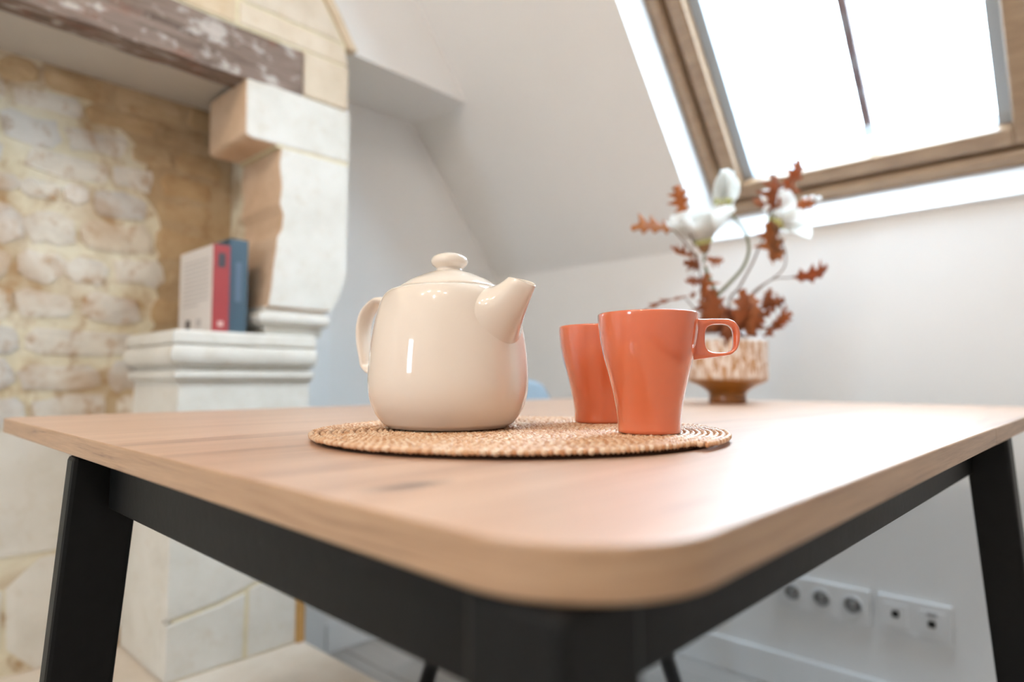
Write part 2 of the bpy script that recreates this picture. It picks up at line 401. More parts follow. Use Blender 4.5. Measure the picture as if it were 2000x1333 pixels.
# recess ceiling and fireback
fp_fix(box('recess_ceiling', (XL, -.78, 1.497), (-1.466, .72, 1.55), M['plaster']))
fbk = fp_fix(box('fireback', (XL, -.78, .187), (XL + .012, .735, 1.497), M['mortar']))
def stone_obj(name, y0, y1, z0, z1, x, th, mat, parent, jit=.12, seed=0):
    rnd = random.Random(seed); w, h = y1 - y0, z1 - z0; r = min(w, h)*.32
    r *= .75
    P = [(y0 + r, z0), ((y0 + y1)/2, z0), (y1 - r, z0), (y1, z0 + r), (y1, z1 - r), (y1 - r, z1), ((y0 + y1)/2, z1), (y0 + r, z1), (y0, z1 - r), (y0, z0 + r)]
    j = min(w, h)*jit; P = [(a + rnd.uniform(-j, j), b + rnd.uniform(-j, j)) for a, b in P]
    cy, cz = (y0 + y1)/2, (z0 + z1)/2
    bm = bmesh.new(); A = [bm.verts.new((x - .004, a, b)) for a, b in P]; B = [bm.verts.new((x + th*.7, a, b)) for a, b in P]
    C = [bm.verts.new((x + th + rnd.uniform(-.002, .002), cy + (a - cy)*.86, cz + (b - cz)*.78)) for a, b in P]
    n = len(P)
    for q, s in ((A, B), (B, C)):
        for i in range(n): bm.faces.new((q[i], q[(i + 1) % n], s[(i + 1) % n], s[i]))
    c = bm.verts.new((x + th + .0015, cy, cz))
    for i in range(n): bm.faces.new((C[i], C[(i + 1) % n], c))
    return fp_fix(from_bm(name, bm, mat), parent)
seen = [(.236, .341, 1.309, 1.373), (.278, .433, 1.251, 1.300), (.443, .532, 1.254, 1.304), (.205, .269, 1.2, 1.236), (.275, .341, 1.189, 1.235), (.35, .399, 1.192, 1.236), (.408, .524, 1.182, 1.237),
        (.19, .274, 1.089, 1.169), (.282, .370, 1.093, 1.17), (.384, .532, 1.098, 1.164), (.19, .262, 1.012, 1.072), (.28, .358, 1.012, 1.073), (.365, .441, 1.013, 1.074), (.456, .56, 1.022, 1.084),
        (.17, .262, .932, .992), (.273, .380, .934, .989), (.398, .512, .929, .994), (.18, .283, .852, .91), (.297, .514, .850, .91), (.16, .274, .775, .837), (.282, .431, .775, .834), (.446, .55, .772, .836),
        (.19, .30, .700, .762), (.308, .451, .698, .760), (.465, .57, .700, .76), (.53, .62, .936, .990), (.53, .61, .856, .912), (.545, .66, 1.10, 1.165), (.575, .68, 1.02, 1.08), (.54, .66, 1.19, 1.236), (.55, .67, 1.256, 1.304),
        (.352, .47, 1.318, 1.372), (.485, .57, 1.320, 1.366), (.585, .69, 1.318, 1.37)]
fp_fix(prism('shade_patch', [(.735, .19), (.735, 1.495), (.30, 1.495), (.33, 1.46), (.40, 1.435), (.47, 1.38), (.52, 1.33), (.50, 1.26), (.545, 1.20), (.56, 1.13), (.535, 1.06), (.55, 1.0), (.545, .93), (.525, .89), (.50, .83), (.45, .77), (.43, .71), (.44, .6), (.47, .4), (.45, .19)], 0, XL, XL + .0138, M['ochre_shade']), fbk)  # painted shade: brown beside the jamb and under the beam
sd = 0
for s in seen: sd += 1; stone_obj('stone', *s, XL + .012, .0045, M['ochre_shade'] if s[0] > .525 or s[2] > 1.305 and s[0] > .45 else M['rubble'], fbk, seed=sd)  # stones inside the painted shade take its brown colour
rr = random.Random(3)
def course(z0, z1, ya, yb):
    global sd
    y = ya + rr.uniform(-.05, 0)
    while y < yb:
        w = rr.uniform(.075, .19)
        if y + w > yb: w = yb - y
        if w > .045: sd += 1; stone_obj('stone', max(y, -.775) + .005, y + w - .006, z0 + rr.uniform(0, .006), z1 - rr.uniform(0, .008), XL + .012, .0045, M['ochre_shade'] if y > .36 or (z0 > 1.43 and y > .18) else M['rubble'], fbk, seed=sd)  # brown where the recess shade is put into the stone colour
        y += w
for z0, z1, lim in ((1.31, 1.375, .228), (1.248, 1.303, .27), (1.186, 1.238, .2), (1.09, 1.17, .182), (1.012, 1.074, .182), (.932, .992, .162), (.851, .911, .172), (.774, .836, .152), (.699, .761, .182)):
    course(z0, z1, -.76, lim)
for z0, z1 in ((1.438, 1.49), (1.384, 1.432)): course(z0, z1, -.76, .71)
for ya, yb, za, zb in ((-.77, -.35, .43, .69), (-.34, .06, .43, .69), (.07, .50, .43, .69), (-.77, -.5, .19, .42), (-.49, -.1, .19, .42), (-.09, .27, .19, .42), (.28, .50, .19, .42)):
    sd += 1; stone_obj('stone', ya, yb, za, zb, XL + .012, .004, M['lime'], fbk, .02, sd)
# right jamb: rubble core, dressed front, capital block
fp_fix(box('jamb_core', (XL, .722, .187), (-1.602, .885, 1.60), M['mortar']))
jl = [(.713, 1.344), (.709, 1.30), (.716, 1.25), (.711, 1.21), (.721, 1.185), (.718, 1.15), (.707, 1.13), (.705, 1.10), (.699, 1.06), (.695, 1.01), (.688, .966)]
fp_fix(prism('jamb', jl + [(.852, .966), (.872, 1.0), (.893, 1.055), (.895, 1.344)], 0, -1.602, FX, [M['lime'], M['limetan']], bev=.004))
fp_fix(prism('capital_block', [(.625, 1.485), (.626, 1.352), (.64, 1.346), (.896, 1.350), (.896, 1.485)], 0, -1.602, FX + .002, [M['lime'], M['limetan']], bev=.006))
for o in fp.children:   # jamb and capital: pale front faces, tan on all other faces
    if o.name.split('.')[0] in ('jamb', 'capital_block'):
        for p in o.data.polygons: p.material_index = 1 if p.normal.x < .5 else 0
fp_fix(box('joint', (-1.60, .70, 1.342), (FX - .001, .894, 1.352), M['jointp']))
def mould(name, y0, y1, xf, prof, mat, xb=XL):
    bm = bmesh.new(); rings = []
    for off, z in prof: rings.append([bm.verts.new(c) for c in ((xb, y0 - off, z), (xf + off, y0 - off, z), (xf + off, y1 + off*.25, z), (xb, y1 + off*.25, z))])
    for a, b in zip(rings, rings[1:]):
        for k in range(4): bm.faces.new((a[k], a[(k + 1) % 4], b[(k + 1) % 4], b[k]))
    bm.faces.new(rings[0]); bm.faces.new(rings[-1][::-1])
    return fp_fix(from_bm(name, bm, mat))
arc = lambda o, r, zc, hz, n=7: [(o + r*math.cos(a), zc + hz*math.sin(a)) for a in [math.pi/2 - math.pi*k/(n - 1) for k in range(n)]]
mould('jamb_base', .680, .842, FX - .008, [(-.006, .968), (-.006, .956)] + arc(0, .012, .940, .014) + [(-.012, .924), (-.012, .915), (-.018, .902)], M['lime'])
mould('shelf_slab', .495, .802, FX, [(.004, .902), (.010, .897), (.012, .876), (.006, .872)], M['lime'])
mould('torus_moulding', .495, .802, FX, [(.006, .872)] + arc(.004, .012, .850, .021, 9) + [(-.006, .828), (-.010, .818)], M['lime'])
mould('fillet_moulding', .495, .802, FX, [(-.010, .818), (.004, .816), (.006, .806), (.002, .799), (-.008, .794), (-.010, .784)], M['lime'])
mould('pedestal', .495, .802, FX, [(-.010, .784), (-.006, .70), (-.006, .53)], M['lime'])
mould('pedestal_joint', .497, .800, FX, [(-.009, .532), (-.009, .187)], M['jointp'])
for P in ([(.493, .525), (.493, .31), (.60, .325), (.70, .355), (.776, .37), (.776, .525)], [(.493, .302), (.493, .19), (.652, .19), (.655, .33), (.60, .317)], [(.662, .19), (.775, .19), (.775, .362), (.70, .347), (.664, .335)]):
    fp_fix(prism('pedestal_stone', P, 0, FX - .03, FX - .006, M['lime'], bev=.003))
fp_fix(prism('pedestal_stone', [(-1.43, .19), (-1.43, .525), (XL, .525), (XL, .19)], 1, .4925, .52, M['lime'], bev=.003))
fp_fix(box('edge_joint', (FX - .02, .778, .187), (FX - .002, .797, .36), M['joint']))
hs = fp_fix(box('hearth_slab', (XL, -.8, .0), (-1.0, .80, .187), M['hearth'], bev=.008))
# chimney hood above the beam
fp_fix(prism('hood_core', [(-.8, 1.52), (-.8, 2.45), (.33, 2.45), (.885, 1.66), (.885, 1.49), (.77, 1.49), (.77, 1.597), (-.8, 1.597)][::-1], 0, XL, FX - .0075, M['jointp']))
hood = [[(.768, 1.492), (.893, 1.490), (.893, 1.600), (.768, 1.600)],
        [(-.78, 1.602), (.20, 1.602), (.20, 1.655), (-.78, 1.655)], [(.208, 1.602), (.60, 1.602), (.60, 1.655), (.208, 1.655)], [(.608, 1.604), (.893, 1.606), (.878, 1.655), (.608, 1.655)],
        [(-.78, 1.662), (.05, 1.662), (.05, 1.81), (-.78, 1.81)], [(.058, 1.662), (.46, 1.662), (.46, 1.81), (.058, 1.81)], [(.468, 1.662), (.874, 1.662), (.774, 1.81), (.468, 1.81)],
        [(-.78, 1.818), (.25, 1.818), (.25, 2.0), (-.78, 2.0)], [(.258, 1.818), (.768, 1.818), (.645, 2.0), (.258, 2.0)],
        [(-.78, 2.008), (.1, 2.008), (.1, 2.44), (-.78, 2.44)], [(.108, 2.008), (.64, 2.008), (.345, 2.44), (.108, 2.44)]]
for P in hood: fp_fix(prism('hood_stone', P, 0, FX - .03, FX - .004, M['limey'], bev=.003))
fp_fix(prism('raking_joint', [(.884, 1.652), (.890, 1.652), (.357, 2.44), (.345, 2.44)], 0, FX - .03, FX - .008, M['joint']))
fp_fix(prism('raking_strip', [(.892, 1.652), (.920, 1.655), (.39, 2.44), (.360, 2.44)], 0, FX - .034, FX - .002, M['limey'], bev=.003))

# ------------------------------------------------------------------ books on the pedestal
SZ = .902
def book(name, x0, x1, y0, y1, h, spine, left, right, label):
    b = tag(empty(name, (x0, (y0 + y1)/2, SZ)), label, 'book'); w = (y1 - y0)/2; d = x0 - x1; t = .003
    box('pages', (-d + .004, -w + t, .003), (-t, w - t, h - .003), M['page'], b)
    box('spine', (-t - .001, -w, 0), (0, w, h), spine, b, .0012)
    box('back_cover', (-d, -w, 0), (-t - .0005, -w + t, h), left, b, .0008)
    box('front_cover', (-d, w - t, 0), (-t - .0005, w, h), right, b, .0008)
    return b, w, d, h
b, w, d, h = book('book', -1.412, -1.602, .569, .605, .192, M['bk_red'], M['bk_white'], M['bk_red'], 'red-spined book with off-white back cover on the stone pedestal')
for k in range(11):
    z = h - .03 - k*.010; box('text_line', (-d + .025, -w - .0006, z), (-.02 - (.06 if k == 10 else random.uniform(0, .01)), -w, z + .0035), M['ink_l'], b)
box('print_mark', (-d + .045, -w - .0006, .012), (-d + .07, -w, .032), M['ink'], b); box('print_mark', (-.085, -w - .0006, .014), (-.06, -w, .032), M['ink_l'], b)
box('spine_emblem', (-.0002, -.008, h - .05), (.0006, .008, h - .018), M['ink'], b); box('spine_mark', (-.0002, -.006, .012), (.0006, .006, .024), M['ink_w'], b)
b, w, d, h = book('book', -1.422, -1.58, .607, .650, .212, M['bk_blue'], M['bk_blue'], M['bk_blue'], 'taller dark blue book standing right of the red-spined one')
box('spine_title', (-.0002, -.007, .07), (.0006, .007, .16), plain('blue_grey_print', (.10, .15, .22), .5), b)

# ------------------------------------------------------------------ table
TZ, TT = .75, .018
tb = tag(empty('dining_table', (-.58, .9, 0)), 'oak-topped dining table with splayed black legs', 'table')
def tb_fix(o): o.parent = tb; o.matrix_parent_inverse = Matrix.Translation(-Vector(tb.location)); return o
X0, X1, Y0, Y1, YS = -1.050, -.097, .144, 1.50, .820
def slab(name, corners, z0, z1, bev=.0025):
    """corners: (x, y, radius) counter-clockwise"""
    P = []; n = len(corners)
    for i, (x, y, r) in enumerate(corners):
        p = Vector((x, y)); a = (Vector(corners[i - 1][:2]) - p).normalized(); c = (Vector(corners[(i + 1) % n][:2]) - p).normalized()
        if r <= 0: P.append(p); continue
        o = p + (a + c)*r
        for k in range(17):
            t = k/16*math.pi/2; P.append(o - c*r*math.cos(t) - a*r*math.sin(t))
    bm = bmesh.new(); vs = [bm.verts.new((q.x, q.y, z0)) for q in P]; f = bm.faces.new(vs)
    ex = bmesh.ops.extrude_face_region(bm, geom=[f])
    bmesh.ops.translate(bm, verts=[v for v in ex['geom'] if isinstance(v, bmesh.types.BMVert)], vec=(0, 0, z1 - z0))
    bmesh.ops.recalc_face_normals(bm, faces=bm.faces)
    bmesh.ops.bevel(bm, geom=[q for q in bm.edges if abs(q.verts[0].co.z - q.verts[1].co.z) < 1e-6], offset=bev, segments=3, affect='EDGES', profile=.5)
    for fc in bm.faces: fc.material_index = 0 if abs(fc.normal.z) > .75 else 1
    for q in bm.edges: q.smooth = True
    return tb_fix(from_bm(name, bm, [M['top'], M['edge']]))
tb0 = slab('tabletop', [(X0, Y0, .022), (X1, Y0, .058), (X1, YS - .0006, .0), (X0, YS - .0006, .0)], TZ - TT, TZ, .0015)
slab('extension_leaf', [(X0, YS + .0006, 0), (X1, YS + .0006, 0), (X1, Y1, .058), (X0, Y1, .058)], TZ - TT, TZ - .0003, .0012)
AX0, AX1, AY0, AY1 = -.69, -.142, .173, .985
zt, zb = TZ - TT - .0005, .682
tb_fix(box('apron', (AX0, AY0, zb), (AX1 - .02, AY0 + .02, zt), M['black'], bev=.0015))
tb_fix(box('apron', (AX0, AY1, zb), (AX1 - .02, AY1 + .02, zt), M['black'], bev=.0015))
tb_fix(box('apron', (AX1 - .02, AY0 + .01, zb), (AX1, AY1 + .01, zt), M['black'], bev=.0015))
tb_fix(box('apron', (AX0 - .02, AY0 + .01, zb), (AX0, AY1 + .01, zt), M['black'], bev=.0015))
def leg(cx, cy, sx, sy, w, d, k=.065):
    bm = bmesh.new(); add_box(bm, (-w/2, -d/2, 0), (w/2, d/2, zt), .004, 2)
    for v in bm.verts:
        t = zt - v.co.z; s = 1 - .12*t/zt
        v.co = Vector((cx + v.co.x*s + sx*k*t, cy + v.co.y*s + sy*k*t, v.co.z))
    return tb_fix(from_bm('leg', bm, M['black']))
leg(-.680, .172, -1, -1, .024, .056); leg(-.139, .169, 1, -1, .043, .043); leg(-.128, .998, 1, 1, .045, .040); leg(-.684, .998, -1, 1, .030, .045)
tb_fix(box('leaf_runner', (-.60, AY1 - .1, zt - .03), (-.57, 1.40, zt), M['black'])); tb_fix(box('leaf_runner', (-.30, AY1 - .1, zt - .03), (-.27, 1.40, zt), M['black']))
# the table stands a touch askew to the walls: turn it about its near corner
_c = Vector((-.098, .144, 0)); tb.location = _c + Matrix.Rotation(R(-1), 3, 'Z') @ (Vector(tb.location) - _c); tb.rotation_euler[2] = R(-1)

# ------------------------------------------------------------------ braided placemat
MZ = TZ + .0072; MC = (-.3814, .4162)
pm = tag(empty('placemat', (*MC, TZ)), 'round braided straw placemat under teapot and mugs', 'placemat')
lathe('backing', [(0, .0004), (.166, .0004), (.1675, .002), (.166, .0036), (0, .0036)], M['backing'], pm, 96)
def braid(Rm, w):
    # one long coil: every turn is two rows of slanted straw strands
    ico = bmesh.new(); bmesh.ops.create_icosphere(ico, subdivisions=1, radius=1)
    V0 = np.array([v.co[:] for v in ico.verts]); F0 = [[v.index for v in f.verts] for f in ico.faces]; ico.free()
    VS, FS, TN = [], [], []; nb = 0; r = Rm - w*.5; a = 0; ib = 0
    st = .0037
    while r > .006:
        for side in (-1, 1):
            rr_ = r + side*w*.23; aa = a + (0 if side < 0 else .5*st/r)
            c, s = math.cos(aa), math.sin(aa); ang = aa + math.pi/2 + side*R(32)
            dx, dy = math.cos(ang), math.sin(ang)
            ax = np.array([[dx, -dy, 0], [dy, dx, 0], [0, 0, 1]])
            sc = np.array([.0037, .0018, .0024])*(1 + random.uniform(-.12, .12))
            P = (V0*sc) @ ax.T + np.array([rr_*c, rr_*s, .0050 + random.uniform(-.0003, .0003)])
            ib += 1; TN += [min(1, max(0, (.30 if (ib//2) % 2 else .66) + random.uniform(-.22, .22)))]*len(V0); VS.append(P); FS += [[i + nb for i in f] for f in F0]; nb += len(V0)
        a += st/r; r -= w*st/(2*math.pi*r)
    me = bpy.data.meshes.new('braid'); me.from_pydata(np.concatenate(VS).tolist(), [], FS)
    at = me.attributes.new('tone', 'FLOAT', 'POINT'); at.data.foreach_set('value', TN); return me
o = link('braid', braid(.18, .0092), M['straw'], pm, True); o['kind'] = 'stuff'

# ------------------------------------------------------------------ teapot
u0 = Vector((math.cos(R(42.85 - 38)), math.sin(R(42.85 - 38)), 0))      # spout direction: right, a little towards the lens
tp = tag(empty('teapot', (-.4306, .3813, MZ), R(42.85 - 38)), 'cream glazed teapot with round lid knob on the woven placemat', 'teapot')
S = 1/2174
tpz = lambda y: (838 - y)*S
prof = [(0, .003), (.045, .003), (.050, .0005), (.0535, .0008), (.0555, .003)] + [(q[0], q[1]) for q in spline([(.0575, tpz(830)), (.0625, tpz(816)), (.0670, tpz(798)), (.0700, tpz(775)), (.0711, tpz(750)), (.0705, tpz(715)), (.0686, tpz(675)), (.0652, tpz(632)), (.0615, tpz(602)), (.0588, tpz(588)), (.0550, tpz(578)), (.0505, tpz(573)), (.0465, tpz(571.5))], 4)]
prof += [(.0452, tpz(572.5)), (.0445, tpz(578)), (.047, tpz(588)), (.060, tpz(625)), (.066, tpz(750)), (.050, .010), (0, .010)]
lathe('body', prof, M['ceramic'], tp, 96)
lid = lathe('lid', [(0, tpz(576)), (.0430, tpz(576)), (.0448, tpz(572)), (.0452, tpz(569.5))] + [(q[0], q[1]) for q in spline([(.0440, tpz(566.5)), (.037, tpz(556)), (.028, tpz(546.5)), (.0205, tpz(540)), (.0145, tpz(536))], 4)] + [(.0125, tpz(534.5)), (0, tpz(533))], M['ceramic'], tp, 72)
lathe('knob', [(q[0], q[1]) for q in spline([(.0135, tpz(537)), (.0118, tpz(532)), (.0122, tpz(528)), (.0155, tpz(522)), (.0166, tpz(515)), (.0150, tpz(507)), (.0095, tpz(501)), (.0045, tpz(499)), (0.0001, tpz(498.6))], 5)], M['ceramic'], lid, 48)
# spout: a beak lofted from the shoulder, cut by the pouring edge
def tpl(x, y, sg=1):   # outline measurements to the plane through spout and handle
    u = .08
    for _ in range(30):
        m_ = 1/(1 - sg*u*math.sin(R(38))/.575); u = abs(x - 876)*S/(math.cos(R(38))*m_)
    return (sg*u, tpz(740 - (740 - y)/m_))
# body radius at a height, from the profile above (outside only)
_out = [(z, r) for r, z in prof[4:4 + 4*12 + 1]]
def brad(z):
    for (z0, r0), (z1, r1) in zip(_out, _out[1:]):
        if z0 <= z <= z1: return r0 + (r1 - r0)*(z - z0)/max(z1 - z0, 1e-9)
    return .0465
def onbody(w, z, off): a = w/.064; r = brad(z) + off; return Vector((r*math.cos(a), r*math.sin(a), z))
T1, B1 = Vector((tpl(1006, 548)[0], 0, tpl(1006, 548)[1])), Vector((tpl(1057, 565)[0], 0, tpl(1057, 565)[1]))
zc_, hz_, wf_ = (tpz(574) + tpz(686))/2, (tpz(574) - tpz(686))/2, .036
def spout_rings(inner):
    F_, K_, O_ = [], [], []
    for q in range(40):
        a = 2*math.pi*q/40; ca, sa = math.cos(a), math.sin(a)          # ca = 1 is the top of the footprint
        wid = 1 - .30*max(-ca, 0)**1.5                                  # footprint narrows downwards
        F_.append(onbody(wf_*sa*wid, zc_ + hz_*ca, -.0006 - inner*.004))
        K_.append(onbody(wf_*.60*sa*wid, zc_ + hz_*(.94*ca if ca > 0 else .70*ca), .001 - inner*.003))
        beak = 1 - .45*max(-ca, 0)**2
        c = (T1 + B1)/2; h = (T1 - B1)/2
        O_.append(c + h*ca*(1 - inner*.07) + Vector((0, 1, 0))*(.0118 - inner*.0018)*sa*beak + Vector((0, 0, .0012*sa*sa)))
    out = []
    for i in range(15):
        t = i/14
        out.append([F_[q]*(1 - t)**2 + K_[q]*2*t*(1 - t) + O_[q]*t*t for q in range(40)])
    return out
bm = bmesh.new(); O = spout_rings(0); I = spout_rings(1)[6:][::-1]
rim = [[(a + b)/2 + Vector((.0004, 0, .0006)) for a, b in zip(O[-1], I[0])]]
VR = [[bm.verts.new(p) for p in rg] for rg in O + rim + I]
for A, B in zip(VR, VR[1:]):
    for k in range(40): bm.faces.new((A[k], A[(k + 1) % 40], B[(k + 1) % 40], B[k]))
from_bm('spout', bm, M['ceramic'], tp, True)
hp = [(a, 0, b) for a, b in ((-.055, tpz(590)), tpl(738, 592, -1), tpl(722, 596, -1), tpl(704, 615, -1), tpl(696.5, 640, -1), tpl(696, 668, -1), tpl(702, 700, -1), tpl(713, 727, -1), (-.064, tpz(752)))]
tube('handle', spline(hp, 5), 1, M['ceramic'], tp, 14, flat=(.0038, .0095), side=(0, 1, 0))

# ------------------------------------------------------------------ mugs
def make_mug():
    m = empty('mug', (-.2698, .452, MZ), R(42.85 - 4))
    out = spline([(.0250, .0012), (.0251, .0095), (.0262, .0190), (.0282, .0300), (.0309, .0420), (.0337, .0528), (.0363, .0625), (.0386, .0745), (.0398, .0850), (.0403, .0938)], 4)
    pr = [(0, .0022), (.0215, .0022), (.0225, .0), (.0240, .0)] + [(q[0], q[1]) for q in out] + [(.0400, .0947), (.0393, .0950), (.0384, .0944), (.0378, .085), (.0345, .0635), (.0285, .042), (.0235, .0195), (.021, .008), (0, .0065)]
    lathe('body', pr, M['mug'], m, 80)
    c = lambda x, y: ((x/3.808 + 1050 - 1270)/2428, (1138 - y)/3.808/2428)
    outer = [c(1170, 300), c(1300, 298), c(1420, 300), c(1465, 318), c(1495, 360), c(1505, 410), c(1499, 475), c(1478, 528), c(1435, 566), c(1380, 577), c(1280, 590), c(1150, 606), c(1120, 560), c(1130, 450), c(1150, 350)]
    cen = Vector(c(1356, 445))
    def ray(poly, a):
        d = Vector((math.cos(a), math.sin(a))); best = 0
        for p, q in zip(poly, poly[1:] + poly[:1]):
            p = Vector(p) - cen; q = Vector(q) - cen; e_ = q - p; den = d.x*(-e_.y) + d.y*e_.x
            if abs(den) < 1e-12: continue
            t = (p.x*(-e_.y) + p.y*e_.x)/den; s = (d.x*p.y - d.y*p.x)/den
            if t > 0 and -1e-6 <= s <= 1 + 1e-6: best = max(best, t)
        return best
    hw, hh = 104/3.808/2428, 104/3.808/2428
    bm = bmesh.new(); N = 48; rings = []
    for k in range(N):
        a = 2*math.pi*k/N; ro = ray(outer, a); ca, sa = math.cos(a), math.sin(a)
        ri = 1/((abs(ca/hw)**3.2 + abs(sa/hh)**3.2)**(1/3.2)); mid = (ro + ri)/2; hr = (ro - ri)/2; rg = []
        for j in range(12):
            b_ = 2*math.pi*j/12; cb, sb = math.cos(b_), math.sin(b_)
            sq = lambda v: math.copysign(abs(v)**.65, v)
            rad = mid + hr*sq(cb); th = .0058*sq(sb)
            rg.append(bm.verts.new((cen.x + rad*ca, th, cen.y + rad*sa)))
        rings.append(rg)
    for k in range(N):
        A, B = rings[k], rings[(k + 1) % N]
        for j in range(12): bm.faces.new((A[j], A[(j + 1) % 12], B[(j + 1) % 12], B[j]))
    from_bm('handle', bm, M['mug'], m, True)
    return m
def copy_tree(o, parent=None):
    c = o.copy(); COL.objects.link(c); c.parent = parent
    for ch in list(o.children): copy_tree(ch, c)
    return c
mug = make_mug(); tag(mug, 'terracotta orange mug in front, its square handle to the right', 'mug', 'orange mugs')
mug2 = copy_tree(mug); mug2.location = (-.3700, .527, MZ); mug2.rotation_euler[2] = R(42.85 - 10); mug2['label'] = 'terracotta orange mug behind, half hidden by the front mug'

# ------------------------------------------------------------------ vase and flowers
VX, VY = -.5785, 1.281
vs = tag(empty('vase', (VX, VY, TZ)), 'brown footed vase with cream drip-glazed stripes on the table', 'vase')
lathe('body', [(0, .003), (.033, .003), (.0365, 0), (.0378, .002)] + [(q[0], q[1]) for q in spline([(.0374, .006), (.0368, .018), (.042, .026), (.058, .036), (.0745, .0435), (.0800, .0485), (.0812, .056), (.0812, .118), (.0800, .126), (.0740, .133), (.0630, .139)], 4)] + [(.060, .143), (.056, .143), (.055, .139), (.072, .128), (.077, .118), (.077, .056), (.05, .036), (.02, .02), (0, .02)], M['vase'], vs, 72)
# view-independent frame for the bouquet: r = towards the right of the room corner, f = away
bR = Vector((math.cos(R(42.85)), math.sin(R(42.85)), 0)); bF = Vector((-math.sin(R(42.85)), math.cos(R(42.85)), 0))
def bq(x, z, d=0):   # metres right of the vase axis, height above the table, metres behind
    return Vector((VX, VY, TZ)) + bR*x + bF*d + Vector((0, 0, z))
def px(a, b, d=0): return bq((a - 1425)/938*(1 + d/1.33), .05 + (740 - b)/938*(1 + d/1.33), d)
def petal_mesh(L, W, cup=.5, curl=.2, seed=0):
    rnd = random.Random(seed); vs_, fs = [], []; nu, nv = 7, 5
    for i in range(nu):
        t = i/(nu - 1); w = W*(math.sin(math.pi*min(1, t*.86 + .10))**.75)*(1 if t < .97 else .75)
        for j in range(nv):
            s = (j/(nv - 1) - .5)*2
            ang = cup*(t*1.2) - curl*t*t*2.2
            x = L*(t*math.cos(ang*.5)); z = L*t*math.sin(ang*.55) + W*.45*s*s*(1 - .4*t)
            vs_.append((x, s*w*.5, z + rnd.uniform(-.001, .001)))
    for i in range(nu - 1):
        for j in range(nv - 1): fs.append((i*nv + j, i*nv + j + 1, (i + 1)*nv + j + 1, (i + 1)*nv + j))
    me = bpy.data.meshes.new('petal'); me.from_pydata(vs_, [], fs); return me
def add_mods(o, th=.0012, lev=1):
    so = o.modifiers.new('thickness', 'SOLIDIFY'); so.thickness = th; so.offset = 0
    if lev: su_ = o.modifiers.new('smooth', 'SUBSURF'); su_.levels = lev; su_.render_levels = lev
def rot_to(d, roll=0):
    q = Vector(d).normalized().to_track_quat('Z', 'X'); return (q.to_matrix() @ Matrix.Rotation(roll, 3, 'Z')).to_4x4()
def magnolia(base, axis, n_in, n_out, L, W, open_in, open_out, parent, seed):
    rnd = random.Random(seed); Mx = Matrix.Translation(base) @ rot_to(axis)
    fl_ = empty('flower'); fl_.parent = parent; fl_.matrix_world = Mx; fl_.matrix_parent_inverse = Matrix.Identity(4)
    for n, op, k in ((n_out, open_out, 1.0), (n_in, open_in, .85)):
        for i in range(n):
            me = petal_mesh(L*k*rnd.uniform(.92, 1.06), W*k*rnd.uniform(.9, 1.1), .5, .25, rnd.randint(0, 999))
            o = link('petal', me, M['petal'], fl_, True); add_mods(o)
            a = 2*math.pi*(i + (.5 if k < 1 else 0))/n + rnd.uniform(-.15, .15); el = R(op) + rnd.uniform(-.12, .12)
            o.matrix_local = Matrix.Rotation(a, 4, 'Z') @ Matrix.Rotation(-el, 4, 'Y') @ Matrix.Translation((.003, 0, 0))
    o = lathe('calyx', [(0, -.014), (.007, -.012), (.0125, -.002), (.0145, .007), (.010, .009), (0, .009)], M['calyx'], fl_, 14)
    o2 = lathe('receptacle', [(.0148, .005), (.020, .012), (.0205, .016), (.012, .013), (0, .012)], M['calyx_g'], fl_, 14)
    return fl_
mg = tag(empty('magnolia_branch', bq(0, .10)), 'forked green magnolia stem with a wide open white bloom and a closed bud', 'flower branch')
def keep(o, par):
    o.parent = par; o.matrix_parent_inverse = Matrix.Translation(-Vector(par.location)); return o
def kstem(par, pts, r, mat, n=7):
    sp = spline([tuple(p) for p in pts], 5); m_ = len(sp)
    return keep(tube('stem', sp, [r*(1 - .45*i/m_) for i in range(m_)], mat, None, n), par)
kstem(mg, [bq(-.005, .03), px(1414, 640), px(1411, 600), px(1406, 565)], .0055, M['stem'])
kstem(mg, [px(1409, 580), px(1398, 545, .01), px(1387, 510, .01), px(1391, 489, .01)], .0042, M['stem'])
kstem(mg, [px(1407, 578), px(1432, 552, -.005), px(1458, 520, -.01), px(1470, 485, -.01), px(1463, 450, -.01), px(1448, 425, 0), px(1432, 406, 0)], .0040, M['stem'])
def kflower(par, *a):
    f = magnolia(*a[:8], None, a[8]); loc = f.matrix_world.copy(); f.parent = par; f.matrix_parent_inverse = Matrix.Translation(-Vector(par.location)); f.matrix_basis = loc; return f
ax1 = Vector((0, 0, 1)) - bR*.20 - bF*.10
kflower(mg, px(1388, 480, .01), ax1, 6, 8, .100, .086, 58, 34, 5)
kflower(mg, px(1424, 402, 0), Vector((0, 0, 1)) + bR*.10, 3, 5, .080, .052, 84, 76, 9)
mg2 = tag(empty('magnolia_branch', bq(.02, .10)), 'thin magnolia stem with a white bloom in front of the skylight lining', 'flower branch')
kstem(mg2, [bq(.015, .03, .01), px(1440, 600, .03), px(1462, 560, .03), px(1490, 510, .03), px(1510, 465, .03), px(1528, 442, .03)], .0028, M['twig'])
kflower(mg2, px(1530, 440, .03), Vector((0, 0, .6)) + bR*.5, 4, 6, .085, .060, 60, 24, 21)
